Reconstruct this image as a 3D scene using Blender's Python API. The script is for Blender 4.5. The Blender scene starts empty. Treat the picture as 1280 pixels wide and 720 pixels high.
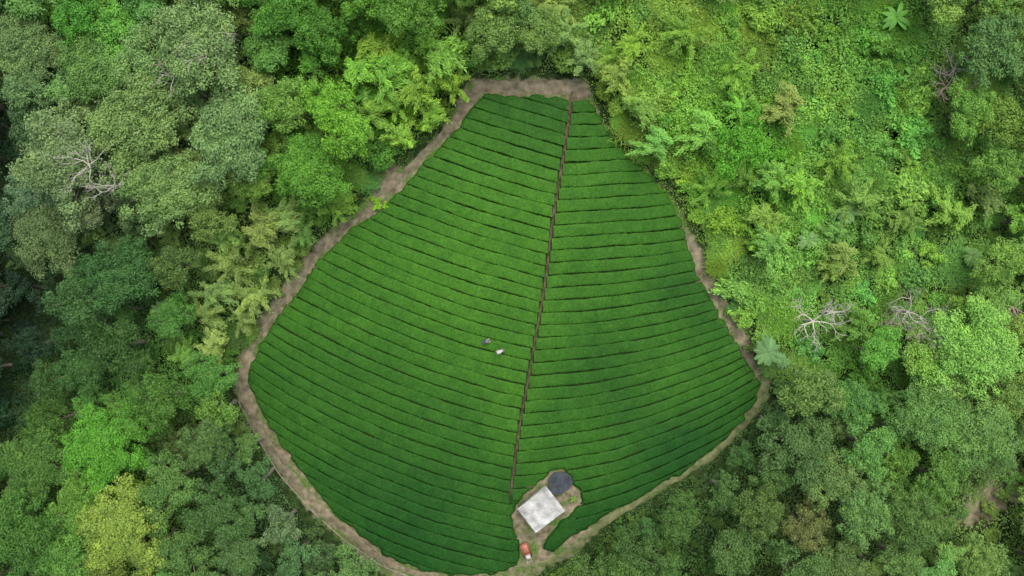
import bpy, math, random
import numpy as np
from mathutils import Vector, Matrix
rng=np.random.default_rng(7); random.seed(7)
sc=bpy.context.scene
COL=sc.collection
H=95.0
KF=np.array([1.25,1.20,1.02])   # visible colour -> albedo factor
# ------------------------------------------------------------ terrain
def hgt(X,Y):
    X=np.asarray(X,float);Y=np.asarray(Y,float)
    s=Y-0.008*(X-2)**2
    h=9*np.tanh(0.15*s/9)
    h=h-9*np.exp(-((X+66)/11)**2-((Y+5)/17)**2)
    h=h-3*np.exp(-((X-66)/12)**2-((Y-30)/16)**2)
    w=np.clip((np.abs(X)-20)/30,0,1)
    h=h+w*0.5*np.sin(X*0.31+1.3)*np.cos(Y*0.27+.4)
    return h
def P(u,v,dz=0.0):
    u=np.asarray(u,float);v=np.asarray(v,float)
    a=(u-640)/10;b=(360-v)/10
    X=a.copy();Y=b.copy()
    for i in range(8):
        z=hgt(X,Y)+dz
        X=a*(H-z)/H;Y=b*(H-z)/H
    return X,Y,hgt(X,Y)
def topix(X,Y,Z):
    return 640+10*X*H/(H-Z),360-10*Y*H/(H-Z)
tea_px=[(605,115),(640,119),(690,122),(735,123),(745,140),(762,168),(780,188),(805,212),(832,243),(853,278),(862,310),(872,345),(890,380),(913,415),(934,455),(949,480),(945,500),(925,530),(890,563),(850,592),(800,620),(765,640),(735,657),(700,684),(684,690),(674,686),(684,670),(702,652),(716,640),(725,626),(723,612),(718,604),(714,593),(703,587),(689,591),(677,601),(659,613),(649,625),(643,634),(641,650),(645,672),(649,684),(650,706),(620,717),(570,719),(525,713),(478,691),(436,658),(402,623),(373,586),(346,548),(326,512),(309,475),(318,445),(345,400),(370,365),(400,325),(440,285),(480,262),(500,240),(520,215),(550,185),(580,150)]
out_px=[(598,97),(640,97),(690,98),(733,100),(740,120),(748,141),(764,166),(784,187),(808,211),(836,243),(856,274),(868,296),(880,320),(892,350),(907,378),(930,410),(945,445),(962,475),(964,490),(943,522),(911,555),(869,587),(820,618),(777,643),(752,660),(722,691),(695,705),(675,712),(672,745),(560,748),(500,735),(465,706),(430,680),(385,638),(345,588),(310,528),(291,487),(297,450),(322,400),(347,365),(377,325),(408,290),(443,265),(460,245),(468,215),(480,198),(492,200),(506,213),(527,188),(552,162),(572,128),(584,103)]
def wpoly(px):
    a=np.array(px,float);X,Y,_=P(a[:,0],a[:,1]);return np.stack([X,Y],1)
TEA=wpoly(tea_px);OUT=wpoly(out_px)
def sdist(poly,X,Y):
    X=np.asarray(X,float).ravel();Y=np.asarray(Y,float).ravel()
    d=np.full(X.shape,1e9);ins=np.zeros(X.shape,bool)
    n=len(poly)
    for i in range(n):
        x1,y1=poly[i];x2,y2=poly[(i+1)%n]
        dx,dy=x2-x1,y2-y1
        t=np.clip(((X-x1)*dx+(Y-y1)*dy)/(dx*dx+dy*dy+1e-12),0,1)
        d=np.minimum(d,(X-x1-t*dx)**2+(Y-y1-t*dy)**2)
        c=((y1>Y)!=(y2>Y))&(X<(x2-x1)*(Y-y1)/((y2-y1) if y2!=y1 else 1e-12)+x1)
        ins^=c
    d=np.sqrt(d)
    return np.where(ins,d,-d)
def vnoise(X,Y,scale,seed):
    x=np.asarray(X)/scale+1000;y=np.asarray(Y)/scale+1000
    xi=np.floor(x).astype(np.int64);yi=np.floor(y).astype(np.int64)
    fx=x-xi;fy=y-yi;fx=fx*fx*(3-2*fx);fy=fy*fy*(3-2*fy)
    def hsh(a,b):
        n=(a*374761393+b*668265263+seed*982451653)&0x7fffffff
        n=((n^(n>>13))*1274126177)&0x7fffffff
        return ((n^(n>>16))&0xffff)/65535.0
    return (hsh(xi,yi)*(1-fx)+hsh(xi+1,yi)*fx)*(1-fy)+(hsh(xi,yi+1)*(1-fx)+hsh(xi+1,yi+1)*fx)*fy
def sstep(a,b,x):
    t=np.clip((x-a)/(b-a),0,1);return t*t*(3-2*t)
def grassA(X,Y):
    u=640+10*np.asarray(X);v=360-10*np.asarray(Y)
    return sstep(738,760,u)*(1-sstep(275,305,v))
def grassy(X,Y):
    u=640+10*np.asarray(X);v=360-10*np.asarray(Y)
    b=sstep(730,790,u)*sstep(470,500,v)
    return np.maximum(grassA(X,Y),.8*b)
def rightslope(X,Y):
    u=640+10*np.asarray(X);v=360-10*np.asarray(Y)
    return np.exp(-((u-930)/200)**2-((v-150)/240)**2)
# ------------------------------------------------------------ materials
def newmat(name):
    m=bpy.data.materials.new(name);m.use_nodes=True
    nt=m.node_tree;nt.nodes.clear()
    return m,nt,nt.nodes,nt.links
def leafmat(name,source):
    m,nt,N,L=newmat(name)
    out=N.new('ShaderNodeOutputMaterial')
    if source=='OBJ':
        src=N.new('ShaderNodeObjectInfo').outputs['Color']
    else:
        a=N.new('ShaderNodeAttribute');a.attribute_name='col';src=a.outputs['Color']
    t=N.new('ShaderNodeAttribute');t.attribute_name='tint'
    ramp=N.new('ShaderNodeValToRGB')
    e=ramp.color_ramp.elements
    e[0].position=0;e[0].color=(.54,.6,.62,1)
    e[1].position=1;e[1].color=(1.58,1.46,1.3,1)
    mid=e.new(.5);mid.color=(1,1,1,1)
    L.new(t.outputs['Fac'],ramp.inputs[0])
    mx=N.new('ShaderNodeMix');mx.data_type='RGBA';mx.blend_type='MULTIPLY';mx.inputs[0].default_value=1
    L.new(src,mx.inputs[6]);L.new(ramp.outputs[0],mx.inputs[7])
    b=N.new('ShaderNodeBsdfPrincipled');b.inputs['Roughness'].default_value=.55
    b.inputs['Specular IOR Level'].default_value=.25
    tr=N.new('ShaderNodeBsdfTranslucent')
    L.new(mx.outputs[2],b.inputs['Base Color']);L.new(mx.outputs[2],tr.inputs['Color'])
    ms=N.new('ShaderNodeMixShader');ms.inputs[0].default_value=.42
    L.new(b.outputs[0],ms.inputs[1]);L.new(tr.outputs[0],ms.inputs[2]);L.new(ms.outputs[0],out.inputs[0])
    return m
M_LEAF=leafmat('leaf_foliage','OBJ');M_LEAFC=leafmat('ground_foliage','ATT')
def simplemat(name,c1,c2,scale=3,rough=.8,bump=.3,metal=0,detail=6,coord='Object'):
    m,nt,N,L=newmat(name)
    out=N.new('ShaderNodeOutputMaterial');b=N.new('ShaderNodeBsdfPrincipled')
    tc=N.new('ShaderNodeTexCoord');n=N.new('ShaderNodeTexNoise')
    n.inputs['Scale'].default_value=scale;n.inputs['Detail'].default_value=detail
    r=N.new('ShaderNodeValToRGB');r.color_ramp.elements[0].position=.33;r.color_ramp.elements[1].position=.67
    r.color_ramp.elements[0].color=(*c1,1);r.color_ramp.elements[1].color=(*c2,1)
    L.new(tc.outputs[coord],n.inputs['Vector']);L.new(n.outputs[0],r.inputs[0]);L.new(r.outputs[0],b.inputs['Base Color'])
    bp=N.new('ShaderNodeBump');bp.inputs['Strength'].default_value=bump;bp.inputs['Distance'].default_value=.05
    L.new(n.outputs[0],bp.inputs['Height']);L.new(bp.outputs[0],b.inputs['Normal'])
    b.inputs['Roughness'].default_value=rough;b.inputs['Metallic'].default_value=metal
    b.inputs['Specular IOR Level'].default_value=.25
    L.new(b.outputs[0],out.inputs[0]);return m
M_BARK=simplemat('bark',(.13,.11,.08),(.28,.25,.20),4)
M_DEAD=simplemat('dead_wood',(.28,.26,.22),(.48,.45,.39),5)
M_DEADB=simplemat('dead_wood_brown',(.18,.15,.11),(.32,.27,.21),5)
M_CULM=simplemat('bamboo_culm',(.16,.2,.06),(.30,.30,.12),5)
M_DIRT=simplemat('packed_dirt',(.085,.076,.046),(.21,.18,.12),1.1,.95,.6)
M_DIRTD=simplemat('dark_trodden_dirt',(.04,.033,.018),(.12,.095,.055),1.3,.95,.6)
M_GRP=simplemat('grassy_dirt',(.06,.085,.03),(.16,.165,.08),1.3,.95,.6)
M_CONC=simplemat('concrete',(.14,.125,.10),(.26,.235,.19),2.5,.9,.4)
def groundmat():
    m,nt,N,L=newmat('ground_soil')
    out=N.new('ShaderNodeOutputMaterial');b=N.new('ShaderNodeBsdfPrincipled');b.inputs['Roughness'].default_value=.95
    b.inputs['Specular IOR Level'].default_value=.1
    g=N.new('ShaderNodeNewGeometry')
    def noise(s,d=6):
        n=N.new('ShaderNodeTexNoise');n.inputs['Scale'].default_value=s;n.inputs['Detail'].default_value=d
        L.new(g.outputs['Position'],n.inputs['Vector']);return n
    def ramp(src,c1,c2,p1=.35,p2=.65):
        r=N.new('ShaderNodeValToRGB');r.color_ramp.elements[0].position=p1;r.color_ramp.elements[1].position=p2
        r.color_ramp.elements[0].color=(*c1,1);r.color_ramp.elements[1].color=(*c2,1);L.new(src,r.inputs[0]);return r
    n1=noise(1.2,8);n2=noise(.45,5);n3=noise(4,4)
    dirt=ramp(n1.outputs[0],(.085,.073,.045),(.22,.19,.13))
    grass=ramp(n3.outputs[0],(.04,.08,.016),(.10,.155,.04))
    gm=ramp(n2.outputs[0],(0,0,0),(1,1,1),.46,.62)
    ga=N.new('ShaderNodeAttribute');ga.attribute_name='grassy'
    mxx=N.new('ShaderNodeMath');mxx.operation='MAXIMUM';L.new(gm.outputs[0],mxx.inputs[0]);L.new(ga.outputs['Fac'],mxx.inputs[1])
    mx=N.new('ShaderNodeMix');mx.data_type='RGBA'
    L.new(mxx.outputs[0],mx.inputs[0]);L.new(dirt.outputs[0],mx.inputs[6]);L.new(grass.outputs[0],mx.inputs[7])
    floor=ramp(n1.outputs[0],(.012,.026,.008),(.035,.06,.016))
    a=N.new('ShaderNodeAttribute');a.attribute_name='soil'
    ad=N.new('ShaderNodeMath');ad.operation='ADD';L.new(a.outputs['Fac'],ad.inputs[0])
    sb=N.new('ShaderNodeMath');sb.operation='MULTIPLY_ADD';L.new(n1.outputs[0],sb.inputs[0]);sb.inputs[1].default_value=1.2;sb.inputs[2].default_value=-.6
    L.new(sb.outputs[0],ad.inputs[1])
    rm=ramp(ad.outputs[0],(0,0,0),(1,1,1),.35,.65)
    mf=N.new('ShaderNodeMix');mf.data_type='RGBA'
    L.new(rm.outputs[0],mf.inputs[0]);L.new(floor.outputs[0],mf.inputs[6]);L.new(mx.outputs[2],mf.inputs[7])
    L.new(mf.outputs[2],b.inputs['Base Color'])
    bp=N.new('ShaderNodeBump');bp.inputs['Strength'].default_value=.7;bp.inputs['Distance'].default_value=.15
    L.new(n1.outputs[0],bp.inputs['Height']);L.new(bp.outputs[0],b.inputs['Normal'])
    L.new(b.outputs[0],out.inputs[0]);return m
M_GROUND=groundmat()
def teamat():
    m,nt,N,L=newmat('tea_foliage')
    out=N.new('ShaderNodeOutputMaterial');b=N.new('ShaderNodeBsdfPrincipled');b.inputs['Roughness'].default_value=.65
    b.inputs['Specular IOR Level'].default_value=.1
    g=N.new('ShaderNodeNewGeometry')
    def noise(s,d=4):
        n=N.new('ShaderNodeTexNoise');n.inputs['Scale'].default_value=s;n.inputs['Detail'].default_value=d
        L.new(g.outputs['Position'],n.inputs['Vector']);return n
    def ramp(src,c1,c2,p1,p2):
        r=N.new('ShaderNodeValToRGB');r.color_ramp.elements[0].position=p1;r.color_ramp.elements[1].position=p2
        r.color_ramp.elements[0].color=(*c1,1);r.color_ramp.elements[1].color=(*c2,1);L.new(src,r.inputs[0]);return r
    n1=noise(4,5);n3=noise(.6,4)
    c=ramp(n1.outputs[0],(.0165,.084,.006),(.028,.118,.010),.36,.66)
    a=N.new('ShaderNodeAttribute');a.attribute_name='grow'  # growth patches plus the painted shading across the field
    k=ramp(a.outputs['Fac'],(.42,.52,.9),(1.7,1.28,1.3),0,1)
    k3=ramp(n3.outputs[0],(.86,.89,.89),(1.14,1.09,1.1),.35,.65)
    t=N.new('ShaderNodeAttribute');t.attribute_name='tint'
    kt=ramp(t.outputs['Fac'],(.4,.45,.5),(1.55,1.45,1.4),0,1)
    cur=c.outputs[0]
    for o in (k,k3,kt):
        mx=N.new('ShaderNodeMix');mx.data_type='RGBA';mx.blend_type='MULTIPLY';mx.inputs[0].default_value=1
        L.new(cur,mx.inputs[6]);L.new(o.outputs[0],mx.inputs[7]);cur=mx.outputs[2]
    L.new(cur,b.inputs['Base Color'])
    L.new(b.outputs[0],out.inputs[0]);return m
M_TEA=teamat()
# ------------------------------------------------------------ mesh helpers
def mesh_arrays(name,V,F,mat,tint=None,col=None,smooth=False,extra=None):
    V=np.asarray(V,np.float32);F=np.asarray(F,np.int32)
    me=bpy.data.meshes.new(name)
    k=F.shape[1]
    me.vertices.add(len(V));me.vertices.foreach_set('co',V.ravel())
    me.loops.add(F.size);me.loops.foreach_set('vertex_index',F.ravel())
    me.polygons.add(len(F));me.polygons.foreach_set('loop_start',np.arange(len(F),dtype=np.int32)*k)
    me.polygons.foreach_set('loop_total',np.full(len(F),k,np.int32))
    if smooth: me.polygons.foreach_set('use_smooth',np.ones(len(F),bool))
    if tint is not None:
        a=me.attributes.new('tint','FLOAT','POINT');a.data.foreach_set('value',np.asarray(tint,np.float32))
    if extra:
        for kk,vv in extra.items():
            a=me.attributes.new(kk,'FLOAT','POINT');a.data.foreach_set('value',np.asarray(vv,np.float32).ravel())
    if col is not None:
        a=me.attributes.new('col','FLOAT_COLOR','POINT')
        c=np.ones((len(V),4),np.float32);c[:,:3]=col;a.data.foreach_set('color',c.ravel())
    me.materials.append(mat);me.update(calc_edges=True);return me
def quadmesh(name,Q,mat,tint,col=None):
    n=len(Q);V=Q.reshape(-1,3);F=np.arange(n*4).reshape(n,4)
    return mesh_arrays(name,V,F,mat,np.repeat(tint,4),None if col is None else np.repeat(col,4,axis=0))
def obj(name,me,loc=(0,0,0),parent=None,rot=None,scale=None):
    o=bpy.data.objects.new(name,me);COL.objects.link(o);o.location=loc
    if rot is not None:o.rotation_euler=rot
    if scale is not None:o.scale=scale
    if parent is not None:o.parent=parent
    return o
def tag(o,label,cat,group=None,kind=None):
    if label:o["label"]=label
    if cat:o["category"]=cat
    if group:o["group"]=group
    if kind:o["kind"]=kind
def norm(a):return a/np.maximum(np.linalg.norm(a,axis=-1,keepdims=True),1e-9)
def leafquads(C,Nn,ln,wd,r,T=None):
    n=len(C)
    if T is None:T=r.normal(size=(n,3))
    T=norm(T-(T*Nn).sum(1,keepdims=True)*Nn);B=np.cross(Nn,T)
    ln=(ln*r.uniform(.7,1.3,n))[:,None];wd=(wd*r.uniform(.7,1.3,n))[:,None]
    return np.stack([C-T*ln/2,C+B*wd/2+T*ln*.05,C+T*ln/2-Nn*ln*.12,C-B*wd/2+T*ln*.05],1)
class Tubes:
    def __init__(s):s.V=[];s.F=[]
    def add(s,pts,rad,k=6):
        pts=[Vector(p) for p in pts];b=len(s.V);n=len(pts)
        for i,p in enumerate(pts):
            d=(pts[min(i+1,n-1)]-pts[max(i-1,0)]).normalized()
            a=d.cross(Vector((0,0,1)))
            if a.length<.1:a=d.cross(Vector((1,0,0)))
            a.normalize();c=d.cross(a)
            for j in range(k):
                t=2*math.pi*j/k;s.V.append(p+(a*math.cos(t)+c*math.sin(t))*rad[i])
        for i in range(n-1):
            for j in range(k):
                j2=(j+1)%k;s.F.append((b+i*k+j,b+i*k+j2,b+(i+1)*k+j2,b+(i+1)*k+j))
    def mesh(s,name,mat):return mesh_arrays(name,[tuple(v) for v in s.V],s.F,mat,smooth=True)
# ------------------------------------------------------------ ground
def axis(a,b,step,far):
    core=np.arange(a,b+step,step);ext=[];x=step
    p=b
    while p<far:
        x*=1.35;p+=x;ext.append(p)
    neg=[];x=step;p=a
    while p>-far:
        x*=1.35;p-=x;neg.append(p)
    return np.array(neg[::-1]+list(core)+ext)
ax=axis(-72,72,.4,1500);ay=axis(-44,44,.4,1500)
GX,GY=np.meshgrid(ax,ay);GZ=hgt(GX,GY)
sd=sdist(OUT,GX,GY);st=sdist(TEA,GX,GY)
soil=np.clip(.5+sd/1.2,0,1)*(1-.95*sstep(.1,.9,st))
BARE=[(818,180,1.6,.9),(1185,95,2.8,.8),(1235,625,4.2,1),(1150,395,3,.7),(1262,385,2.2,.8),(1200,80,3,.7),(1275,605,3.4,1),(1215,642,2.4,1)]
for (u,v,r,k) in BARE:
    X,Y,_=P(u,v);d=np.hypot(GX-X,GY-Y).ravel();soil=np.maximum(soil,k*np.clip(1.3-d/r,0,1))
nx,ny=len(ax),len(ay)
idx=np.arange(nx*ny).reshape(ny,nx)
F=np.stack([idx[:-1,:-1],idx[:-1,1:],idx[1:,1:],idx[1:,:-1]],-1).reshape(-1,4)
me=mesh_arrays('ground',np.stack([GX,GY,GZ],-1).reshape(-1,3),F,M_GROUND,smooth=True,extra={'soil':soil,'grassy':grassy(GX,GY)*(sd.reshape(GX.shape)>-3)})
g=obj('ground',me);tag(g,None,None,kind='structure')
# ------------------------------------------------------------ paths
cp_v=[100,130,190,270,350,410,475,530,580,622,700];cp_u=[716,714,705,692,682,672,660,650,643,638,640]
def ribbon(name,pts,w,dz=.03,mat=M_DIRT,ragged=.25):
    pts=np.array(pts,float)
    X,Y,_=P(pts[:,0],pts[:,1]);seg=np.r_[0,np.cumsum(np.hypot(np.diff(X),np.diff(Y)))]
    s=np.arange(0,seg[-1],.25);x=np.interp(s,seg,X);y=np.interp(s,seg,Y)
    ks=np.ones(9)/9
    xp=np.pad(x,4,mode='edge');yp=np.pad(y,4,mode='edge');x=np.convolve(xp,ks,'valid');y=np.convolve(yp,ks,'valid')
    tx=np.gradient(x);ty=np.gradient(y);l=np.hypot(tx,ty);nx_,ny_=-ty/l,tx/l
    ww=np.interp(s,seg,np.array(w)) if np.ndim(w) else np.full(len(s),w)
    a1=ww/2*(1+ragged*((vnoise(s,s*0,3.1,3)-.5)*2+(vnoise(s,s*0,.5,13)-.5)));a2=ww/2*(1+ragged*((vnoise(s,s*0,2.3,9)-.5)*2+(vnoise(s,s*0,.5,19)-.5)))
    K=5;V=[]
    for t in np.linspace(-1,1,K):
        aa=np.where(t<0,a1,a2)*t;xx=x+nx_*aa;yy=y+ny_*aa;V.append(np.stack([xx,yy,hgt(xx,yy)+dz-(abs(t)>.9)*(dz*.9)],1))
    V=np.array(V);n=len(s);ii=np.arange(K*n).reshape(K,n)
    F=np.stack([ii[:-1,:-1],ii[:-1,1:],ii[1:,1:],ii[1:,:-1]],-1).reshape(-1,4)
    o=obj(name,mesh_arrays(name,V.reshape(-1,3),F[:,::-1],mat,smooth=True));tag(o,None,None,kind='structure');return o
ribbon('dirt_path',list(zip(cp_u[:-1],cp_v[:-1])),[.5,.42,.36,.3,.3,.28,.3,.36,.32,.4],.04,M_DIRTD,.5)
ribbon('dirt_path',[(735,108),(690,110),(640,106),(604,106),(588,125),(572,150),(540,180),(515,208),(492,228),(462,262),(425,290),(392,325),(358,368),(332,405),(306,450),(299,482),(317,525),(350,582),(391,628),(435,668),(485,704),(540,724),(600,730)],[1.4,1.3,1.2,1.3,1.0,.8,.7,.8,1.0,.6,.4,.4,.4,.45,.7,1.1,1.5,1.2,1.1,1.0,.8,.6,.5],.05,M_DIRT,.4)
ribbon('dirt_path',[(862,300),(876,335),(892,365),(918,400),(935,435),(952,472)],[1.0,1.2,1.1,1.1,.8,.4],.05,M_DIRT,.6)
ribbon('dirt_path',[(955,486),(933,527),(889,570),(828,609),(774,640),(740,666),(702,695),(665,708)],[.8,.8,.8,.7,.7,.7,.7,.8],.05,M_GRP,.5)
ribbon('drainage_channel',[(297,500),(315,535),(348,592),(389,638),(430,675),(480,709),(530,728)],.14,.12,M_CONC,.05)
# ------------------------------------------------------------ tea hedges
tprof=np.array([-1,-.99,-.955,-.84,-.55,-.28,0,.28,.55,.84,.955,.99,1])
zprof=np.array([-.05,.38,.45,.475,.485,.49,.49,.49,.485,.475,.45,.38,-.05])
def growth_shade(X,Y):
    g_=.48+.55*(vnoise(X,Y,11,51)-.5)+.28*(vnoise(X,Y,5,52)-.5)
    u=640+10*X;v=360-10*Y
    g_=g_+.38*np.exp(-((u-590)/150)**2-((v-300)/170)**2)-.36*sstep(480,700,v)-.3*sstep(0,1,(u-(860-.6*(v-430)))/160)*sstep(380,480,v)  # slope shade and vignette painted in: brighter centre, darker bottom and lower right
    return np.clip(g_,0,1)
def tea_row(side,c,sp):
    xp0=np.interp(c,cp_v,cp_u);dx=(np.interp(c+1,cp_v,cp_u)-np.interp(c-1,cp_v,cp_u))/2
    if side=='L':
        u=np.arange(285,(720 if c>632 else xp0-2.0),1.35);d=np.clip(xp0-u,0,None)
        t=np.clip((c-130)/600,0,1.1);inr=1 if 0<t<1.1 else 0
        l_=.27-.12*t;q_=.0003+.00058*t
        v=c-(l_*d+q_*d*d);sl=l_+2*q_*d
        J=1-inr*(-.12/600*d+.00058/600*d*d)-sl*dx
    else:
        u=np.arange(xp0+2.0,965,1.35);d=u-xp0
        t=np.clip((c-300)/300,0,1.3);v=c-(.03*d+(.0003+.0007*t)*d*d);sl=.03+2*(.0003+.0007*t)*d
        J=1-(.0007/300 if 0<t<1.3 else 0)*d*d+sl*dx
    v=v+2.0*(vnoise(u,u*0+c,45,5)-.5)+1.3*(vnoise(u,u*0+c,14,6)-.5)
    e1=.8*(vnoise(u,u*0+c,5,21)-.5);e2=.8*(vnoise(u,u*0+c,5,22)-.5)
    half=(sp*J/2-.46*np.sqrt(1+sl*sl))[:,None]
    U=np.repeat(u[:,None],len(tprof),1)
    Vv=v[:,None]+tprof[None,:]*half+np.where(tprof[None,:]<0,e1[:,None],e2[:,None])*np.abs(tprof[None,:])**3
    X,Y,Z=P(U,Vv)
    sd=sdist(TEA,X,Y).reshape(X.shape)+.6*(vnoise(X,Y,.9,4)-.5)
    f=np.clip(sd/.25,0,1)
    if f.max()<=0:return None
    keepcol=(f>0).any(1)
    ii=np.where(keepcol)[0]
    runs=np.split(ii,np.where(np.diff(ii)>1)[0]+1);outs=[]
    for run in runs:
        if len(run)<8:continue
        a,b=run[0],run[-1]+1
        z=zprof[None,:]*(.95+.1*vnoise(X[a:b],Y[a:b],.9,8))+rng.normal(0,.013,X[a:b].shape)*(np.abs(tprof)<.95)
        z=z*f[a:b]-.06*(f[a:b]<=0)
        x=X[a:b]+rng.normal(0,.01,z.shape);y=Y[a:b]+rng.normal(0,.008,z.shape)
        n,m=z.shape;V=np.stack([x,y,Z[a:b]+z],-1).reshape(-1,3)
        ix=np.arange(n*m).reshape(n,m)
        Fq=np.stack([ix[:-1,:-1],ix[1:,:-1],ix[1:,1:],ix[:-1,1:]],-1).reshape(-1,4)
        fk=f[a:b].ravel()[Fq].max(1)>0
        Fq=Fq[fk][:,::-1]
        if len(Fq)<40:continue
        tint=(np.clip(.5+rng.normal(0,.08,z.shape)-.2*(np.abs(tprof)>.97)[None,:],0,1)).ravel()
        top=np.where((V[Fq][:,:,2].max(1)-V[Fq][:,:,2].min(1))<.2)[0]
        if len(top)==0:continue
        k=int(len(Fq)*.55);sel=rng.choice(top,k)
        Cc=V[Fq[sel]].mean(1)+rng.normal(0,.012,(k,3))+np.array([0,0,.02])
        Nn=norm(np.array([0,0,1])+rng.normal(0,.28,(k,3)))
        Q=leafquads(Cc,Nn,.14,.075,rng)
        V2=np.concatenate([V,Q.reshape(-1,3)]);F2=np.concatenate([Fq,np.arange(k*4).reshape(k,4)+len(V)])
        t2=np.concatenate([tint,np.repeat(np.clip(rng.normal(.55,.15,k),0,1),4)])
        outs.append((V2,F2,t2))
    return outs
def add_rows(side,c0,c1,sp):
    for c in np.arange(c0,c1,sp):
        r=tea_row(side,c,sp)
        if not r:continue
        for V,F,t in r:
            o=obj('tea_hedge',mesh_arrays('tea_hedge',V,F,M_TEA,t,smooth=True,extra={'grow':growth_shade(V[:,0],V[:,1])}))  # attribute carries growth patches and painted slope shade
            tag(o,'long clipped green tea hedge following the hillside contour','tea hedge','rows of tea on the hillside')
add_rows('L',118,900,14.8);add_rows('R',118,880,15.6)
# ------------------------------------------------------------ crown prototypes
def crown(R,flat,seed,leaf=.26,dens=34,nb=9,ns=10,irr=.3):
    r=np.random.default_rng(seed);Q=[];T=[];cent=[]
    for b in range(nb):
        ga=b*2.399+r.uniform(-.7,.7);rr=R*.72*math.sqrt((b+.3)/nb)*r.uniform(1-irr,1+irr)
        bz=flat*R*(1-min(1,rr/R)**2)*r.uniform(.55,1.2)
        bc=np.array([math.cos(ga)*rr,math.sin(ga)*rr,bz]);br=R*r.uniform(.20,.42);cent.append(bc)
        bt=r.normal(0,.08)
        for s in range(ns):
            d=r.normal(size=3);d[2]=abs(d[2])*1.0-.2;d/=np.linalg.norm(d)
            scn=bc+d*br*np.array([1,1,.8])*r.uniform(.5,1.2)
            sr=R*r.uniform(.06,.14)+.12;st=bt+r.normal(0,.07)
            n=int(4*math.pi*sr*sr*.7*dens);dd=r.normal(size=(n,3));dd[:,2]=dd[:,2]*.8+.35;dd=norm(dd)
            C=scn+dd*sr*np.array([1.05,1.05,.75])*r.uniform(.5,1.25,(n,1))
            Nn=norm(dd+r.normal(0,.5,(n,3))+np.array([0,0,.4]))
            Q.append(leafquads(C,Nn,leaf,leaf*.55,r));T.append(np.clip(.5+st+r.normal(0,.14,n),0,1))
    return np.concatenate(Q),np.concatenate(T),cent
def trunk_mesh(name,cent,ht,R,seed,mat=M_BARK):
    r=random.Random(seed);tb=Tubes();x,y=r.uniform(-.4,.4),r.uniform(-.4,.4)
    r0=.07*R+.06
    top=Vector((x*.6,y*.6,ht*.72))
    tb.add([(0,0,-1.2),(x*.1,y*.1,.3),(x*.5,y*.5,ht*.38),top],[r0*1.5,r0*1.1,r0*.8,r0*.55],7)
    for c in cent:
        e=Vector((c[0],c[1],c[2]+ht));m=top.lerp(e,.5)+Vector((r.uniform(-.3,.3),r.uniform(-.3,.3),-.2))
        tb.add([top-Vector((0,0,r.uniform(.1,.9))),m,e,e+(e-m)*.45],[r0*.42,r0*.28,r0*.16,r0*.05],5)
    return tb.mesh(name,mat)
PROT={}
def mkproto(key,R,flat,seed,ht,**k):
    q,t,c=crown(R,flat,seed,**k)
    PROT.setdefault(key,[]).append(dict(R=R,ht=ht,crown=quadmesh('crown',q,M_LEAF,t),trunk=trunk_mesh('trunk',c,ht,R,seed),q=q,t=t))
for i in range(4):mkproto('big',4.8,.38,10+i,6.0+i*.4,nb=17,ns=14,leaf=.25,dens=31)
for i in range(6):mkproto('med',3.4,.45,20+i,4.8+i*.3,nb=10+i%3*2,ns=12,leaf=.24,dens=35)
for i in range(5):mkproto('small',2.3,.5,30+i,3.6+i*.3,nb=7+i%3,ns=9,leaf=.22,dens=42)
for i in range(5):
    q,t,c=crown(1.5,.35,40+i,nb=7,ns=7,leaf=.2,dens=55,irr=.45);q[:,:,2]+=.6
    PROT.setdefault('shrub',[]).append(dict(R=1.5,me=quadmesh('shrub',q,M_LEAF,t)))
for i in range(5):
    q,t,c=crown(2.0,.28,50+i,nb=11,ns=7,leaf=.31,dens=25,irr=.5);q[:,:,2]+=.7
    PROT.setdefault('vine',[]).append(dict(R=2.0,me=quadmesh('vine_shrub',q,M_LEAF,t)))
def bamboo(seed,nc=30,reach=2.6,ht=5.0):
    r=np.random.default_rng(seed);tb=Tubes();Q=[];T=[];lean=r.uniform(0,6.28)
    for i in range(nc):
        az=lean+r.normal(0,1.1) if i%4 else r.uniform(0,6.28);rc=reach*r.uniform(.15,1.15);hh=ht*r.uniform(.6,1.05)
        bx,by=r.normal(0,.5,2)
        dx,dy=math.cos(az),math.sin(az);pts=[]
        for t in np.linspace(0,1,8):
            rad=.1+rc*t**2.0;z=hh*math.sin(t*1.75)
            pts.append((bx+dx*rad,by+dy*rad,z-.5*(t==0)))
        tb.add(pts,list(np.linspace(.05,.012,8)),4)
        pa=np.array(pts);n=110;tt=r.uniform(.35,1,n)*7;k=np.minimum(tt.astype(int),6);f=(tt-k)[:,None]
        C=pa[k]*(1-f)+pa[k+1]*f+r.normal(0,.18,(n,3))*np.array([1,1,.6])
        D=norm(np.array([dx,dy,-.35])+r.normal(0,.5,(n,3)));Nn=norm(np.array([0,0,1])+r.normal(0,.35,(n,3)))
        Q.append(leafquads(C,Nn,.52,.10,r,T=D));T.append(np.clip(.5+r.normal(0,.12)+r.normal(0,.15,n),0,1))
    return quadmesh('bamboo_leaves',np.concatenate(Q),M_LEAF,np.concatenate(T)),tb.mesh('bamboo_culms',M_CULM)
for i in range(5):
    l,c=bamboo(60+i);PROT.setdefault('bamboo',[]).append(dict(R=2.5,ht=4.2,crown=l,trunk=c))
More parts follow.
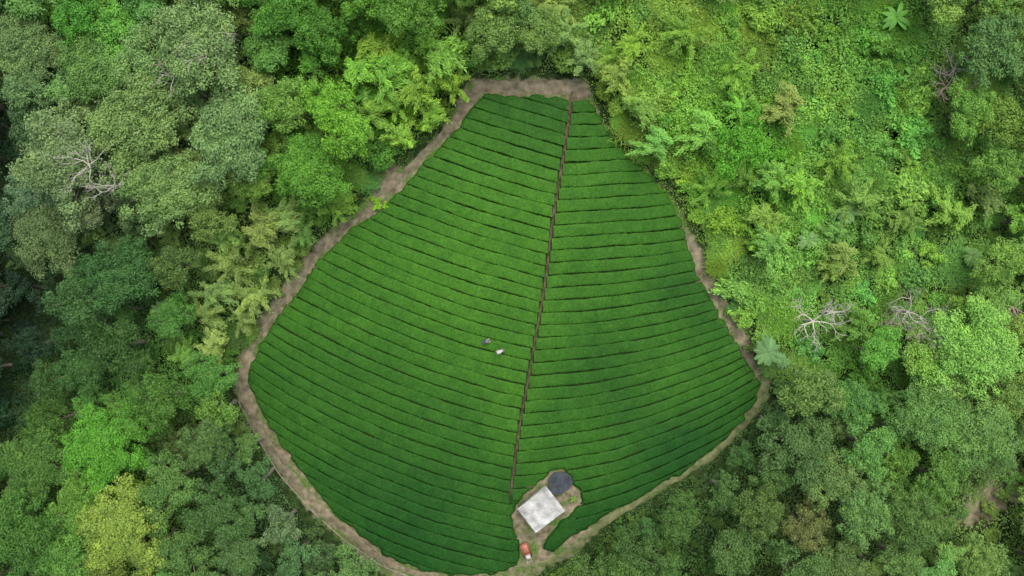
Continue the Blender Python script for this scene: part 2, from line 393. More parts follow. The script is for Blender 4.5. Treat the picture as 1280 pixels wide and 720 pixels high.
def grass(seed,n=900,L_=1.25):
    r=np.random.default_rng(seed);az=r.normal(r.uniform(0,6.28),1.5,n);sp=r.uniform(.2,1,n)**.7*L_
    base=r.normal(0,.6,(n,2));Q=[];T=[]
    tv=np.clip(.5+r.normal(0,.17,n),0,1)
    for s in range(3):
        t0,t1=s/3,(s+1)/3
        def pt(t):return np.stack([base[:,0]+np.cos(az)*sp*t**1.4,base[:,1]+np.sin(az)*sp*t**1.4,1.4*np.sin(t*2.2)*(1.15-sp/L_*.4)],1)
        a,b=pt(t0),pt(t1);w0=.045*(1-t0*.8);w1=.045*(1-t1*.8);side=np.stack([-np.sin(az),np.cos(az),0*az],1)
        Q.append(np.stack([a-side*w0,a+side*w0,b+side*w1,b-side*w1],1));T.append(tv)
    return quadmesh('tall_grass',np.concatenate(Q),M_LEAF,np.concatenate(T))
for i in range(4):PROT.setdefault('grass',[]).append(dict(R=1.5,me=grass(70+i)))
def fronds(seed,n,L_,W_,kind):
    r=np.random.default_rng(seed);Q=[];T=[]
    for i in range(n):
        az=i*2.399+r.uniform(-.2,.2);Lr=L_*r.uniform(.75,1.1);el=r.uniform(.3,.9);d=np.array([math.cos(az),math.sin(az),0]);sd_=np.array([-d[1],d[0],0])
        K=9;tv=np.clip(.52+r.normal(0,.12),0,1)
        def mid(t):return d*Lr*(t*.98)+np.array([0,0,el*Lr*(t*.9-1.0*t*t)])
        if kind=='banana':
            for k in range(K):
                t0,t1=k/K,(k+1)/K
                w=lambda t:W_*max(.03,math.sin(math.pi*min(1,t*.93+.05))**.6)/2
                for sg in(-1,1):
                    a,b=mid(t0),mid(t1);dr=np.array([0,0,-.25])
                    q=np.array([a,a+sg*sd_*w(t0)+dr*w(t0),b+sg*sd_*w(t1)*.96+dr*w(t1),b])
                    Q.append(q[::sg]);T.append(tv+r.normal(0,.05))
        else:
            for k in range(22):
                t=(k+1.5)/24;w=W_*math.sin(math.pi*min(1,t*.9+.1))**.7
                for sg in(-1,1):
                    a=mid(t);e=a+sg*sd_*w+d*w*.45+np.array([0,0,-.2*w]);wv=d*.045
                    Q.append(np.array([a-wv,a+wv,e+wv*.3,e-wv*.3]));T.append(tv+r.normal(0,.06))
            for k in range(6):
                a,b=mid(k/6),mid((k+1)/6);Q.append(np.array([a-sd_*.03,a+sd_*.03,b+sd_*.02,b-sd_*.02]));T.append(.8)
    return np.array(Q),np.clip(np.array(T),0,1)
def plantproto(key,nm,stem_h,seed,n,L_,W_,kind,sr):
    q,t=fronds(seed,n,L_,W_,kind);q[:,:,2]+=stem_h
    tb=Tubes();tb.add([(0,0,-.4),(0.03,0,stem_h*.5),(0,0,stem_h+.1)],[sr*1.3,sr,sr*.7],8)
    PROT.setdefault(key,[]).append(dict(R=L_,ht=stem_h,crown=quadmesh(nm,q,M_LEAF,t),trunk=tb.mesh('stem',M_CULM if kind=='banana' else M_BARK)))
for i in range(3):plantproto('banana','leaves',2.4,80+i,9,2.1,.62,'banana',.14)
for i in range(2):plantproto('fern','fronds',3.0,90+i,15,2.0,.38,'fern',.11)
def dead(seed,L_,mat,depth=4,flat=.45,spread=.8,thick=1.0):
    r=random.Random(seed);tb=Tubes()
    def grow(p,d,l,rad,k):
        pts=[p];q=p;dd=d
        for i in range(3):
            dd=(dd+Vector((r.uniform(-.4,.4),r.uniform(-.4,.4),r.uniform(-.2,.25)))).normalized();q=q+dd*l/3;pts.append(q)
        tb.add(pts,[rad,rad*.8,rad*.65,rad*.45],5)
        if k<=0:return
        for i in range(r.choice([2,3,3])):
            nd=(dd+Vector((r.uniform(-spread,spread),r.uniform(-spread,spread),r.uniform(-.3,.5)))).normalized()
            grow(pts[r.choice([1,2,3,3])],nd,l*r.uniform(.6,.8),rad*.55,k-1)
    for i in range(5):
        a=i*1.26+r.uniform(-.4,.4);grow(Vector((0,0,L_*.8)),Vector((math.cos(a),math.sin(a),flat)).normalized(),L_*.5,.11*thick,depth-1)
    tb.add([(0,0,-.5),(.1,0,L_*.4),(0,0,L_*.82)],[.22,.17,.12],7)
    return tb.mesh('dead_tree',mat)
# ------------------------------------------------------------ colour anchors
ANC=[(60,60,122,152,102),(250,60,126,157,104),(250,170,132,162,108),(80,240,126,154,112),(100,20,92,150,62),(400,40,84,135,58),(450,100,106,160,58),(540,70,118,168,70),(380,210,98,150,64),(320,320,120,150,84),(20,400,36,62,50),(10,500,42,74,54),(10,200,60,90,62),(130,380,74,116,66),(140,430,66,106,60),(230,480,90,138,64),(40,580,88,128,64),(150,650,124,158,74),(80,560,98,138,62),(30,660,82,128,60),(130,560,94,155,60),(280,620,78,116,70),(350,640,82,118,76),(230,560,88,120,68),(650,40,116,150,86),(800,40,134,174,84),(930,180,98,162,58),(850,200,126,174,76),(780,120,128,174,80),(1000,100,120,166,80),(1100,60,100,152,68),(1200,200,106,154,74),(1050,300,114,162,82),(950,280,118,168,76),(1240,50,100,136,76),(1000,350,118,166,82),(1080,440,106,160,72),(1230,430,130,168,88),(1180,520,120,160,88),(1130,640,92,130,78),(1000,540,84,120,74),(850,650,78,118,66),(1020,640,94,124,76),(800,690,80,116,62),(1250,590,108,144,84),(1240,680,116,150,82),(1150,590,106,152,68),(420,300,106,154,68),(260,420,88,132,64),(700,80,118,154,82),(880,600,80,116,66)]
AN=np.array(ANC,float)
def regcol(u,v):
    u=np.atleast_1d(u);v=np.atleast_1d(v)
    d2=(u[:,None]-AN[None,:,0])**2+(v[:,None]-AN[None,:,1])**2
    w=1/(d2+400)**1.6;w/=w.sum(1,keepdims=True);return w@AN[:,2:]
def linv(c):
    c=np.asarray(c)/255.;return np.where(c<=.04045,c/12.92,((c+.055)/1.055)**2.4)
def jit(c,r=.12):
    c=np.array(c,float);k=1+max(-1.6,min(1.6,random.gauss(0,1)))*r*.6;c=c*k;q=max(-1.5,min(1.5,random.gauss(0,1)));c[0]*=1+q*r*.45;c[2]*=1+(-.25*q+max(-1.3,min(1.3,random.gauss(0,1)))*.5)*r*.8
    return np.clip(c,5,235)
# ------------------------------------------------------------ plant placement
CNT={}
def describe(c):
    r,g,b=c;lum=.3*r+.6*g+.1*b
    if r/g>.83:return 'pale olive'
    if lum<90:return 'dark green'
    if g-b>95:return 'bright yellow-green'
    if lum>135:return 'pale green'
    return 'mid-green'
def put(kind,u,v,R,c,lowz=0):
    lst=PROT[kind];p=random.choice(lst);s=R/p['R'];cc=linv(c)*KF;CNT[kind]=CNT.get(kind,0)+1
    rz=random.uniform(0,6.28)
    if 'me' in p:
        X,Y,Z=P(u,v,1.1*s);nm={'shrub':'shrub','vine':'vine_shrub','grass':'tall_grass'}[kind]
        o=obj(nm,p['me'],(float(X),float(Y),float(Z)),rot=(random.uniform(-.1,.1),random.uniform(-.1,.1),rz),scale=(s*random.uniform(.8,1.3),s,s*random.uniform(.8,1.3)))
        o.color=(*cc,1)
        lab={'shrub':'rounded leafy shrub growing between forest trees','vine':'large-leaved shrub tangled with climbing vines','grass':'arching tuft of tall grass on the slope'}[kind]
        tag(o,describe(c)+' '+lab,{'shrub':'bush','vine':'bush','grass':'grass tuft'}[kind],{'shrub':'shrubs under the forest','vine':'vine-covered shrubs on the slope','grass':'tall grass on the slope'}[kind])
        return
    ht=p['ht']*s
    X,Y,Z=P(u,v,ht+(1.0 if kind in('big','med','small') else 0))
    nm,cat,grp,lab,cn,tn={'big':('broadleaf_tree','tree','forest trees around the tea field','wide spreading broadleaf tree with layered crown','crown','trunk'),
     'med':('broadleaf_tree','tree','forest trees around the tea field','rounded broadleaf tree in dense forest','crown','trunk'),
     'small':('broadleaf_tree','tree','forest trees around the tea field','small dense-crowned tree among the forest','crown','trunk'),
     'bamboo':('bamboo_clump','bamboo','bamboo clumps on the slope','arching feathery bamboo clump on the slope','leaves','culms'),
     'banana':('banana_plant','banana plant','banana plants','banana plant with broad splayed leaves','leaves','stem'),
     'fern':('tree_fern','tree fern','tree ferns','tree fern with radiating feathery fronds','fronds','stem')}[kind]
    e=obj(nm,None,(float(X),float(Y),float(Z)),rot=(0,0,rz),scale=(s*random.uniform(.85,1.2),s*random.uniform(.85,1.1),s*random.uniform(.9,1.05)));e.empty_display_size=.5
    tag(e,describe(c)+' '+lab,cat,grp)
    o=obj(cn,p['crown'],(0,0,p['ht'] if kind in('big','med','small') else 0),parent=e);o.color=(*cc,1)
    obj(tn,p['trunk'],parent=e)
    return e
placed=[]
EX=[(170,150,62),(250,60,60),(292,165,58),(205,240,52),(90,195,58),(60,290,48),(30,55,46),(125,85,45),(335,60,38),(385,212,46),(400,40,34),(352,130,38),(100,14,38),
(150,340,48),(100,372,40),(146,432,42),(60,475,36),(20,360,30),(38,430,32),(200,500,38),(125,558,44,94,155,60),(50,585,46),(150,655,50,132,160,78),(30,668,50),(85,692,34),(212,602,36),(255,556,32),(272,640,38),(322,600,30),(352,656,28,100,128,92),(300,695,34),(368,696,30),(230,692,34),(260,470,34),
(790,696,36),(850,654,38),(915,692,38),(906,616,28),(952,640,38),(1000,560,40),(964,596,28),(1042,600,38),(1010,660,34,108,122,76),(1090,560,38),(1080,640,38),(1140,650,38),(1182,600,34),(1130,704,34),(1050,704,34),(1230,702,32),(1230,540,46),(1160,520,44),(1220,440,52),(1098,440,34),(1255,330,36),
(930,182,42,98,162,58),(1240,60,40),(1210,135,34),(1252,210,36),(612,36,34),(672,42,32)]
for e in EX:
    u,v,r=e[:3];c=e[3:] if len(e)>3 else jit(regcol(u,v)[0],.08)
    k='big' if r>43 else('med' if r>31 else 'small')
    put(k,u,v,r/10,c);placed.append((u,v,r*.95))
for (u,v,r,b) in [(545,60,30,1),(562,105,24,1),(522,105,27,1),(535,148,20,1),(485,88,28,1),(445,78,26,1),(470,50,26,1),(505,175,18,1),(460,140,22,1),(490,130,20,1),(320,285,28,0),(352,325,22,0),(290,330,26,0),(315,368,24,0),(350,275,22,0),(420,255,20,1),(268,365,24,0),(250,395,22,0),(300,400,18,0),(270,430,20,0),(700,40,26,0),(728,70,20,0),(580,20,24,0),(1060,320,24,0),(1000,225,22,1),(1230,240,24,0),(790,55,24,1),(860,40,26,1),(930,90,24,1),(890,235,20,1),(990,130,24,0),(1050,200,24,1),(945,300,20,1)]:
    put('bamboo',u,v,r/10,jit((122,168,68) if b else (124,154,88),.08));placed.append((u,v,r*.8))
outp=np.array(out_px,float)
def opx(u,v):return -float(sdist(outp,[u],[v])[0])
def zone(u,v):
    def g(a,b,r):return math.exp(-((u-a)**2+(v-b)**2)/r**2)
    bam=g(320,300,60)+g(470,90,55)+g(540,50,50)+g(260,400,50)+.3*g(860,150,70)+.3*g(1000,220,70)+.4*g(1060,310,60)+.6*g(720,50,60)+.5*g(1240,230,50)
    shr=1.8*g(860,60,160)+1.6*g(1000,200,170)+1.6*g(890,300,110)+1.3*g(1080,100,130)+1.2*g(1050,380,90)+1.8*g(790,130,100)+.4*g(440,180,60)+.6*g(1200,330,70)+.3*g(1200,200,80)
    return bam,shr
def ok(u,v,r,f):
    for a,b,q in placed:
        if (a-u)**2+(b-v)**2<(f*(q+r))**2:return False
    return True
gapz=[(1238,625,40),(1190,92,26),(1150,395,26),(1020,400,22),(8,205,20),(12,400,16),(20,500,18)]
def scatter(n,rmin,rmax,f,mode,maxc,near=.75):
    c_=0
    for i in range(n):
        if c_>=maxc:break
        u=random.uniform(-50,1330);v=random.uniform(-50,770);r=random.uniform(rmin,rmax)
        d=opx(u,v)
        top=(585<u<750 and v<112);ur=(738<u<880 and v<300);lr=(u>700 and v>480)
        if ur and mode in('tree','bamboo') and d<34:continue
        if d<r*(1.25 if top else (1.0 if lr else near)):continue
        if ur and d<r*.8+3:continue
        if mode!='shrub' and any((u-a)**2+(v-b)**2<(q+r*.6)**2 for a,b,q in gapz):continue
        bam,shr=zone(u,v)
        if mode=='tree':
            if random.random()<bam*1.2+shr*1.8:continue
            k='big' if r>43 else('med' if r>30 else 'small')
        elif mode=='bamboo':
            if random.random()>bam+.01:continue
            k='bamboo'
        elif mode=='mound':
            if random.random()>shr:continue
            k=random.choice(['vine','vine','vine','shrub','grass'])
            if k=='grass':r*=.8
        else:
            k=random.choice(['shrub','shrub','vine','grass']) if shr<.4 else random.choice(['shrub','grass','vine','grass'])
            if k!='shrub' and bam+shr<.2:k='shrub'
        if CNT.get(k,0)>=295:continue
        if not ok(u,v,r,f):continue
        c=jit(regcol(u,v)[0],.13)
        if k=='bamboo':c=jit((c+np.array([122,162,82]))/2,.08)
        if k=='grass':c=jit(c*.8+np.array([136,174,98])*.2,.1)
        put(k,u,v,r/10,c);placed.append((u,v,r*(.75 if k in('vine','grass') else 1)));c_+=1
scatter(2600,30,44,.66,'tree',115)
scatter(2000,18,28,.6,'bamboo',36)
scatter(3500,18,30,.62,'tree',140)
scatter(5000,14,27,.54,'mound',290,.45)
scatter(9000,9,17,.56,'shrub',560,.35)
for (u,v,r) in [(1120,22,22),(1105,45,18),(1140,95,16),(1128,60,15),(455,120,17),(440,150,16),(500,60,15)]:
    put('banana',u,v,r/10,(92,148,68))
put('banana',717,624,.7,(95,125,58))
for (u,v,r,c) in [(960,440,21,(92,132,88)),(980,452,12,(92,132,88)),(1060,265,18,(100,140,86)),(205,390,20,(90,130,78)),(1215,320,16,(96,135,84)),(1010,300,15,(100,140,86))]:
    put('fern',u,v,r/10,c)
X,Y,Z=P(473,257);s_=obj('shrub',PROT['shrub'][0]['me'],(float(X),float(Y),float(Z)),scale=(.7,.7,.5));s_.color=(*(linv((130,180,52))*KF),1)
tag(s_,'small yellow-green shrub beside the dirt path','bush','shrubs under the forest')
W='bare bleached dead tree with spreading branches';G_='grey leafless tree with a dense tangle of twigs';B_='brown dead tree in a shaded hollow';C_='pale bare branches rising through the forest canopy'
for (u,v,L_,m,seed,lab,z,th) in [(1018,402,4.0,M_DEAD,1,W,1.8,1.1),(1044,390,2.8,M_DEAD,2,W,2.2,.9),(1138,390,4.2,M_DEAD,3,G_,2.8,.7),(1160,412,3.6,M_DEAD,9,G_,2.8,.65),(1125,405,3.0,M_DEADB,29,G_,2.8,.65),(1185,108,3.6,M_DEADB,4,B_,1.6,.9),(1195,85,3.2,M_DEAD,14,W,1.6,.7),(108,205,4.2,M_DEAD,5,C_,7.3,.75),(140,232,3.2,M_DEAD,6,C_,7.3,.65),(90,190,3.0,M_DEAD,26,C_,7.2,.6),(255,58,3.8,M_DEAD,7,C_,7.8,.6),(215,95,3.0,M_DEAD,17,C_,7.6,.55),(1268,384,2.8,M_DEADB,8,B_,1.6,1.3)]:
    X,Y,Z=P(u,v,z+L_*.8);o=obj('dead_tree',dead(seed,L_,m,5 if seed in(3,9,29) else 4,thick=th),(float(X),float(Y),float(Z)+z-0.5))
    if z>2.5:
        tb=Tubes();tb.add([(0,0,-z),(0.1,.1,-z*.5),(0,0,0)],[.25,.22,.2],7)
        o2=obj('trunk',tb.mesh('trunk',m),parent=o)
    tag(o,lab,'dead tree')
# ------------------------------------------------------------ undergrowth (one mass)
n=430000
X=rng.uniform(-76,76,n);Y=rng.uniform(-48,48,n)
d=-sdist(OUT,X,Y);bareish=np.zeros(n)
for (u,v,r) in [(818,180,1.3),(1190,92,2.0),(1235,625,3.6),(1150,395,1.5),(1275,605,3),(1215,642,2)]:
    a,b,_=P(u,v);bareish=np.maximum(bareish,np.clip(1.2-np.hypot(X-a,Y-b)/r,0,1))
gr=grassy(X,Y);gA=grassA(X,Y);rs=rightslope(X,Y)
keep=(d>.0+1.6*(vnoise(X,Y,1.4,31)-.48)-gA*.8)&(rng.random(n)>bareish*1.2)&(rng.random(n)<.4+1.2*vnoise(X,Y,1.6,33)+rs)
X,Y,d,rs,gA=X[keep],Y[keep],d[keep],rs[keep],gA[keep];n=len(X)
d=np.maximum(d,0)
mhf=lambda a,b:1.5*vnoise(a,b,2.6,11)+.7*vnoise(a,b,.9,12)
mh=mhf(X,Y)*np.clip(d/2.2,.08,1)*(1+.7*rs)*(1-.6*gA*(1-sstep(2,4,d)))
Z=hgt(X,Y)+mh*rng.uniform(.75,1.05,n)+.05
e=.3
gx=(mhf(X+e,Y)-mhf(X-e,Y))/(2*e);gy=(mhf(X,Y+e)-mhf(X,Y-e))/(2*e)
Nn=norm(np.stack([-gx,-gy,np.ones(n)],1)+rng.normal(0,.45,(n,3)))
U_,V_=topix(X,Y,Z);c=regcol(U_,V_)
bk=(gA*(1-sstep(1.5,3.5,d))*.6)[:,None];c=c*(1-bk)+np.array([138,172,92])*bk
c=c*(.84+.3*vnoise(X,Y,2.2,14))[:,None]
sz=np.where(d<1.2,.2,.32)
Q=leafquads(np.stack([X,Y,Z],1),Nn,sz,sz*.5,rng)
o=obj('undergrowth',quadmesh('undergrowth',Q,M_LEAFC,np.clip(.5+.3*(vnoise(X,Y,.7,15)-.5)+rng.normal(0,.12,n),0,1),linv(c)*KF))
tag(o,'leafy undergrowth covering the forest floor','undergrowth',kind='stuff')
# outer forest (one mass)
QQ=[];TT=[];CC=[];pts=[]
base=[p for p in PROT['med']+PROT['small']]
for i in range(5000):
    x=random.uniform(-100,100);y=random.uniform(-68,68);z=float(hgt(x,y));u,v=topix(x,y,z+5)
    if -55<u<1335 and -55<v<775:continue
    if any((a-x)**2+(b-y)**2<15 for a,b in pts):continue
    pts.append((x,y))
    p=random.choice(base);sel=np.random.default_rng(i).integers(0,len(p['q']),600)
    q=p['q'][sel];cc=q.mean(1,keepdims=True);q=cc+(q-cc)*2.6;sx=3.2/p['R']*random.uniform(.85,1.2)
    a=random.uniform(0,6.28);Rm=np.array([[math.cos(a),-math.sin(a),0],[math.sin(a),math.cos(a),0],[0,0,1]])
    q=(q@Rm.T)*sx+np.array([x,y,z+4.5]);QQ.append(q);TT.append(p['t'][sel])
    CC.append(np.repeat((linv(jit(regcol(min(max(u,0),1280),min(max(v,0),720))[0],.12))*KF)[None],600,0))
o=obj('outer_forest',quadmesh('outer_forest',np.concatenate(QQ),M_LEAFC,np.concatenate(TT),np.concatenate(CC)));tag(o,'dense forest canopy continuing over the hills','forest',kind='stuff')
# ------------------------------------------------------------ hut
def boxmesh(name,pts_boxes,mat):
    V=[];F=[]
    for (x0,y0,z0,x1,y1,z1) in pts_boxes:
        b=len(V);V+=[(x0,y0,z0),(x1,y0,z0),(x1,y1,z0),(x0,y1,z0),(x0,y0,z1),(x1,y0,z1),(x1,y1,z1),(x0,y1,z1)]
        F+=[(b,b+3,b+2,b+1),(b+4,b+5,b+6,b+7),(b,b+1,b+5,b+4),(b+1,b+2,b+6,b+5),(b+2,b+3,b+7,b+6),(b+3,b,b+4,b+7)]
    return mesh_arrays(name,V,F,mat)
M_WALL=simplemat('weathered_wall',(.30,.29,.26),(.48,.46,.42),3)
M_ROOF=simplemat('pale_metal_roof',(.19,.20,.19),(.46,.46,.44),.8,.55,.1)
M_DARK=simplemat('dark_wood',(.06,.05,.04),(.12,.10,.08),4)
M_GLASS=simplemat('window_glass',(.03,.04,.05),(.05,.06,.07),2,.1,0)
def pxw(u,v,z):
    x,y,g_=P(u,v,z);return Vector((float(x),float(y),0)),float(g_)
hc,hz=pxw(676.5,637.5,2.6)
a_,_=pxw(647,635,2.6);b_,_=pxw(684,608,2.6);c_,_=pxw(668,667,2.6)
ex=(b_-a_);wx=ex.length;ang=math.atan2(ex.y,ex.x);wy=(c_-a_).length*.98
hz=float(hgt(hc.x,hc.y))
hut=obj('farm_hut',None,(hc.x,hc.y,hz),rot=(0,0,ang));tag(hut,'small hut with pale corrugated metal roof beside the tank','hut')
w2,l2=wx/2-.3,wy/2-.3
obj('wall',boxmesh('wall',[(-w2,-l2,-1,w2,-l2+.12,2.3),(-w2,l2-.12,-1,w2,l2,2.45),(-w2,-l2+.12,-1,-w2+.12,l2-.12,2.35),(w2-.12,-l2+.12,-1,w2,l2-.12,2.35)],M_WALL),parent=hut)
obj('door',boxmesh('door',[(-.5,-l2-.05,0,.4,-l2-.003,1.95)],M_DARK),parent=hut)
wn=obj('window',boxmesh('window',[(-w2-.02,-.4,1.1,-w2-.004,.4,1.8)],M_GLASS),parent=hut)
obj('frame',boxmesh('frame',[(-w2-.05,-.48,1.02,-w2-.003,.48,1.1),(-w2-.05,-.48,1.8,-w2-.003,.48,1.88),(-w2-.05,-.48,1.1,-w2-.003,-.4,1.8),(-w2-.05,.4,1.1,-w2-.003,.48,1.8)],M_DARK),parent=wn)
nn=160;xs=np.linspace(-wx/2,wx/2,nn);ys=np.linspace(-wy/2,wy/2,12)
XX,YY=np.meshgrid(xs,ys);ZZ=2.55+.05*YY+.03*np.sin(XX*2*math.pi/.25)+.012*np.sin(YY*2.1+XX)
V=np.stack([XX,YY,ZZ],-1).reshape(-1,3);V=np.concatenate([V,V-np.array([0,0,.03])]);ix=np.arange(nn*12).reshape(12,nn)
F1=np.stack([ix[:-1,:-1],ix[:-1,1:],ix[1:,1:],ix[1:,:-1]],-1).reshape(-1,4);F2=F1[:,::-1]+nn*12
obj('roof',mesh_arrays('roof',V,np.concatenate([F1,F2]),M_ROOF,smooth=True),parent=hut)
# water tank
tc,_=pxw(700,604,.7);tz=float(hgt(tc.x,tc.y))
tank=obj('water_tank',None,(tc.x,tc.y,tz));tag(tank,'round open water tank with dark water beside the hut','water tank')
def tq(t):return 1+.08*math.sin(2*t+.6)+.07*math.sin(3*t+1)+.03*math.sin(7*t)
def ring(name,r0,r1,z0,z1,mat,k=40):
    V=[];F=[]
    for i in range(k):
        t=2*math.pi*i/k;c_,s_=math.cos(t),math.sin(t);q=tq(t)
        V+=[(r0*c_*q,r0*s_*q,z0),(r1*c_*q,r1*s_*q,z0),(r1*c_*q,r1*s_*q,z1),(r0*c_*q,r0*s_*q,z1)]
    for i in range(k):
        a=4*i;b=4*((i+1)%k)
        for j in range(4):
            j2=(j+1)%4;F.append((a+j,b+j,b+j2,a+j2))
    return mesh_arrays(name,V,F,mat,smooth=False)
M_TANK=simplemat('tank_panel',(.03,.035,.042),(.07,.075,.08),3,.6,.1)
M_WATER=simplemat('dark_water',(.010,.015,.022),(.035,.045,.056),1.2,.4,.1)
obj('tank_wall',ring('tank_wall',1.40,1.46,-.8,.8,M_TANK),parent=tank)
k=40;V=[(0,0,.62)]
for i in range(k):
    t=2*math.pi*i/k;q=tq(t);V.append((1.41*q*math.cos(t),1.41*q*math.sin(t),.62))
wm=bpy.data.meshes.new('tank_water');wm.from_pydata(V,[],[(0,1+i,1+(i+1)%k) for i in range(k)]);wm.materials.append(M_WATER)
obj('tank_water',wm,parent=tank)
# ------------------------------------------------------------ tracked carrier
M_OR=simplemat('faded_red_paint',(.25,.09,.06),(.36,.15,.10),2,.5,.05)
M_RUB=simplemat('rubber_track',(.02,.02,.02),(.05,.05,.05),6)
M_STEEL=simplemat('grey_steel',(.25,.25,.25),(.4,.4,.38),4,.45,.05,.3)
M_WHT=simplemat('off_white_paint',(.34,.31,.27),(.48,.45,.41),2,.5,.05)
cc_,_=pxw(658,690,.8);cz=float(hgt(cc_.x,cc_.y))
car=obj('tracked_carrier',None,(cc_.x,cc_.y,cz+.07),rot=(0,0,.35));tag(car,'small faded red tracked farm carrier with open cargo bed','farm carrier')
def track(sx):
    pts=[];k=10
    for i in range(k+1):
        t=math.pi/2+math.pi*i/k;pts.append((-.75+.2*math.cos(t),.2+.2*math.sin(t)))
    for i in range(k+1):
        t=-math.pi/2+math.pi*i/k;pts.append((.75+.2*math.cos(t),.2+.2*math.sin(t)))
    V=[];n=len(pts)
    for w in(-.12,.12):V+=[(sx+w,p[0],p[1]) for p in pts]
    F=[(i,(i+1)%n,n+(i+1)%n,n+i) for i in range(n)]
    me=bpy.data.meshes.new('track');me.from_pydata(V,[],F+[tuple(range(n)),tuple(range(2*n-1,n-1,-1))]);me.materials.append(M_RUB);return me
for sx in(-.42,.42):obj('track',track(sx),parent=car)
obj('chassis',boxmesh('chassis',[(-.29,-.8,.2,.29,.85,.42)],M_STEEL),parent=car)
obj('cargo_bed',boxmesh('cargo_bed',[(-.55,-.35,.43,.55,1.1,.48),(-.55,-.35,.48,-.51,1.1,.75),(.51,-.35,.48,.55,1.1,.75),(-.51,1.06,.48,.51,1.1,.75),(-.51,-.35,.48,.51,-.31,.75)],M_OR),parent=car)
obj('engine_cover',boxmesh('engine_cover',[(-.32,-.95,.43,.32,-.42,.85),(-.26,-.9,.85,.26,-.48,.92)],M_WHT),parent=car)
tb=Tubes();tb.add([(-.28,-.95,.6),(-.3,-1.3,.95),(-.3,-1.45,.98)],[.025]*3);tb.add([(.28,-.95,.6),(.3,-1.3,.95),(.3,-1.45,.98)],[.025]*3);tb.add([(-.3,-1.3,.95),(.3,-1.3,.95)],[.02]*2)
obj('handlebar',tb.mesh('handlebar',M_STEEL),parent=car)
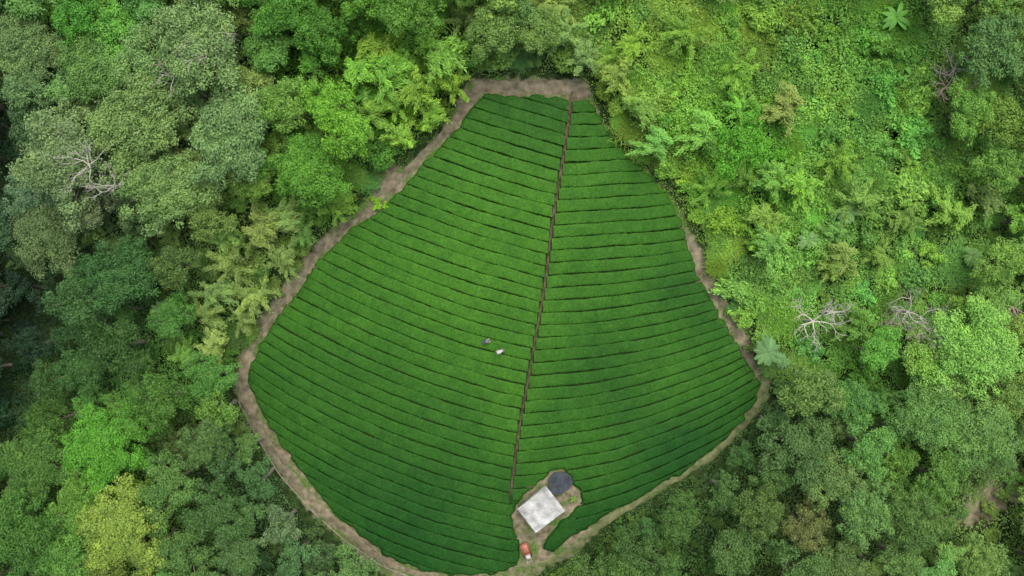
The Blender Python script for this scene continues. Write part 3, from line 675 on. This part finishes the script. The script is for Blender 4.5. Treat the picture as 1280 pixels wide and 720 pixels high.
# ------------------------------------------------------------ people
M_SKIN=simplemat('skin',(.42,.25,.17),(.5,.31,.22),5,.5,.02)
def skinmesh(name,verts,edges,rad,mat,loc,parent,root=0,sub=1):
    me=bpy.data.meshes.new(name);me.from_pydata(verts,edges,[]);me.materials.append(mat)
    o=obj(name,me,loc,parent);m=o.modifiers.new('skin','SKIN')
    sv=me.skin_vertices[0].data if me.skin_vertices else None
    if sv is None:
        bpy.context.view_layer.objects.active=o;sv=me.skin_vertices[0].data
    for i,r in enumerate(rad):sv[i].radius=(r,r)
    sv[root].use_root=True
    s=o.modifiers.new('sub','SUBSURF');s.levels=sub;s.render_levels=sub;return o
def person(u,v,face,shirt,trou,hatc,lean,label):
    X,Y,Z=P(u,v,.9);Z=float(hgt(X,Y))
    e_loc=(float(X),float(Y),Z)
    sn,cs=math.sin(lean),math.cos(lean)
    def tp(x,f,h):return (x,f*cs+h*sn,.92+h*cs-f*sn)
    V=[tp(0,0,0),tp(0,0,.25),tp(0,0,.48),tp(0,.01,.56),tp(0,.03,.66),tp(0,.03,.76)]
    R=[.14,.13,.14,.055,.095,.08];E=[(0,1),(1,2),(2,3),(3,4),(4,5)]
    for s in(-1,1):
        b=len(V);V+=[tp(s*.18,0,.46),(s*.25,tp(0,0,.46)[1]+.12,tp(0,0,.46)[2]-.26),(s*.2,tp(0,0,.46)[1]+.36,tp(0,0,.46)[2]-.32),(s*.19,tp(0,0,.46)[1]+.44,tp(0,0,.46)[2]-.34)]
        R+=[.06,.045,.03,.035];E+=[(2,b),(b,b+1),(b+1,b+2),(b+2,b+3)]
        h=Vector(V[b+3])
        for k_,(ox,ln) in enumerate([(-.03,.075),(-.01,.085),(.01,.08),(.03,.06)]):
            q=len(V);V+=[tuple(h+Vector((ox*s,.04,0))),tuple(h+Vector((ox*s,.04+ln*.5,-.01))),tuple(h+Vector((ox*s,.04+ln*.9,-.035)))];R+=[.009,.009,.007];E+=[(b+3,q),(q,q+1),(q+1,q+2)]
        q=len(V);V+=[tuple(h+Vector((-.04*s,.0,-.01))),tuple(h+Vector((-.055*s,.04,-.03)))];R+=[.01,.009];E+=[(b+3,q),(q,q+1)]
        q=len(V);V+=[(s*.1,-.02,.86),(s*.11,.05,.48),(s*.11,-.02,.08),(s*.12,.14,.04)];R+=[.09,.06,.04,.035];E+=[(0,q),(q,q+1),(q+1,q+2),(q+2,q+3)]
    body=skinmesh('person',V,E,R,M_SKIN,e_loc,None);body.rotation_euler=(0,0,face)
    tag(body,label,'person','tea pickers in the field')
    ms=simplemat('shirt_cloth',tuple(np.array(shirt)*.8),shirt,8,.9,.2);mt=simplemat('trouser_cloth',tuple(np.array(trou)*.8),trou,8,.9,.2);mh_=simplemat('hat_straw',tuple(np.array(hatc)*.85),hatc,9,.9,.2)
    fa=tuple(np.array(V[7])*.4+np.array(V[8])*.6);mir=lambda p:(-p[0],p[1],p[2])
    skinmesh('shirt',[V[0],V[1],V[2],V[6],V[7],fa,mir(V[6]),mir(V[7]),mir(fa)],[(0,1),(1,2),(2,3),(3,4),(4,5),(2,6),(6,7),(7,8)],[.17,.16,.165,.08,.06,.05,.08,.06,.05],ms,(0,0,0),body)
    skinmesh('trousers',[(0,0,.93),(-.1,-.02,.84),(-.11,.05,.48),(-.11,-.02,.12),(.1,-.02,.84),(.11,.05,.48),(.11,-.02,.12)],[(0,1),(1,2),(2,3),(0,4),(4,5),(5,6)],[.165,.11,.08,.06,.11,.08,.06],mt,(0,0,0),body)
    hp=Vector(V[5]);k=20;VV=[];prof=[(.0,.13),(.08,.12),(.105,.04),(.2,.0),(.23,-.03)]
    for r_,z_ in prof:
        for i in range(k):
            t=2*math.pi*i/k;VV.append((r_*math.cos(t),r_*math.sin(t),z_))
    FF=[(a*k+i,(a+1)*k+i,(a+1)*k+(i+1)%k,a*k+(i+1)%k) for a in range(len(prof)-1) for i in range(k)]
    obj('hat',mesh_arrays('hat',VV,FF,mh_,smooth=True),tuple(hp-Vector((0,0,.01))),parent=body,rot=(-lean*.5,0,0))
person(628,438,2.0,(.42,.44,.43),(.10,.11,.14),(.42,.42,.38),.9,'person in white shirt bending over the tea hedge')
person(605,428,-1.2,(.07,.08,.14),(.05,.05,.06),(.14,.16,.18),.7,'person in dark shirt and hat picking tea')
# ------------------------------------------------------------ camera + light
cam=bpy.data.cameras.new('Camera');co=bpy.data.objects.new('Camera',cam);COL.objects.link(co)
co.location=(0,0,H);co.rotation_euler=(0,0,0);cam.sensor_width=36;cam.lens=36*H/128;cam.clip_end=4000;cam.clip_start=.5
sc.camera=co
w=bpy.data.worlds.new('World');sc.world=w;w.use_nodes=True
nt=w.node_tree;bg=nt.nodes['Background'];sky=nt.nodes.new('ShaderNodeTexSky');sky.sky_type='NISHITA';sky.sun_disc=False
el=math.radians(68);az=math.radians(20)
sky.sun_elevation=el;sky.sun_rotation=az;sky.air_density=1.0;sky.dust_density=4.0
nt.links.new(sky.outputs[0],bg.inputs[0]);bg.inputs[1].default_value=.15
sl=bpy.data.lights.new('sun','SUN');sl.energy=4.8;sl.angle=math.radians(60);sl.color=(1,.96,.89)
so=bpy.data.objects.new('sun',sl);COL.objects.link(so)
d=Vector((math.sin(az)*math.cos(el),math.cos(az)*math.cos(el),math.sin(el)));so.rotation_euler=d.to_track_quat('Z','Y').to_euler()
sc.view_settings.view_transform='Standard';sc.view_settings.look='None';sc.view_settings.exposure=0
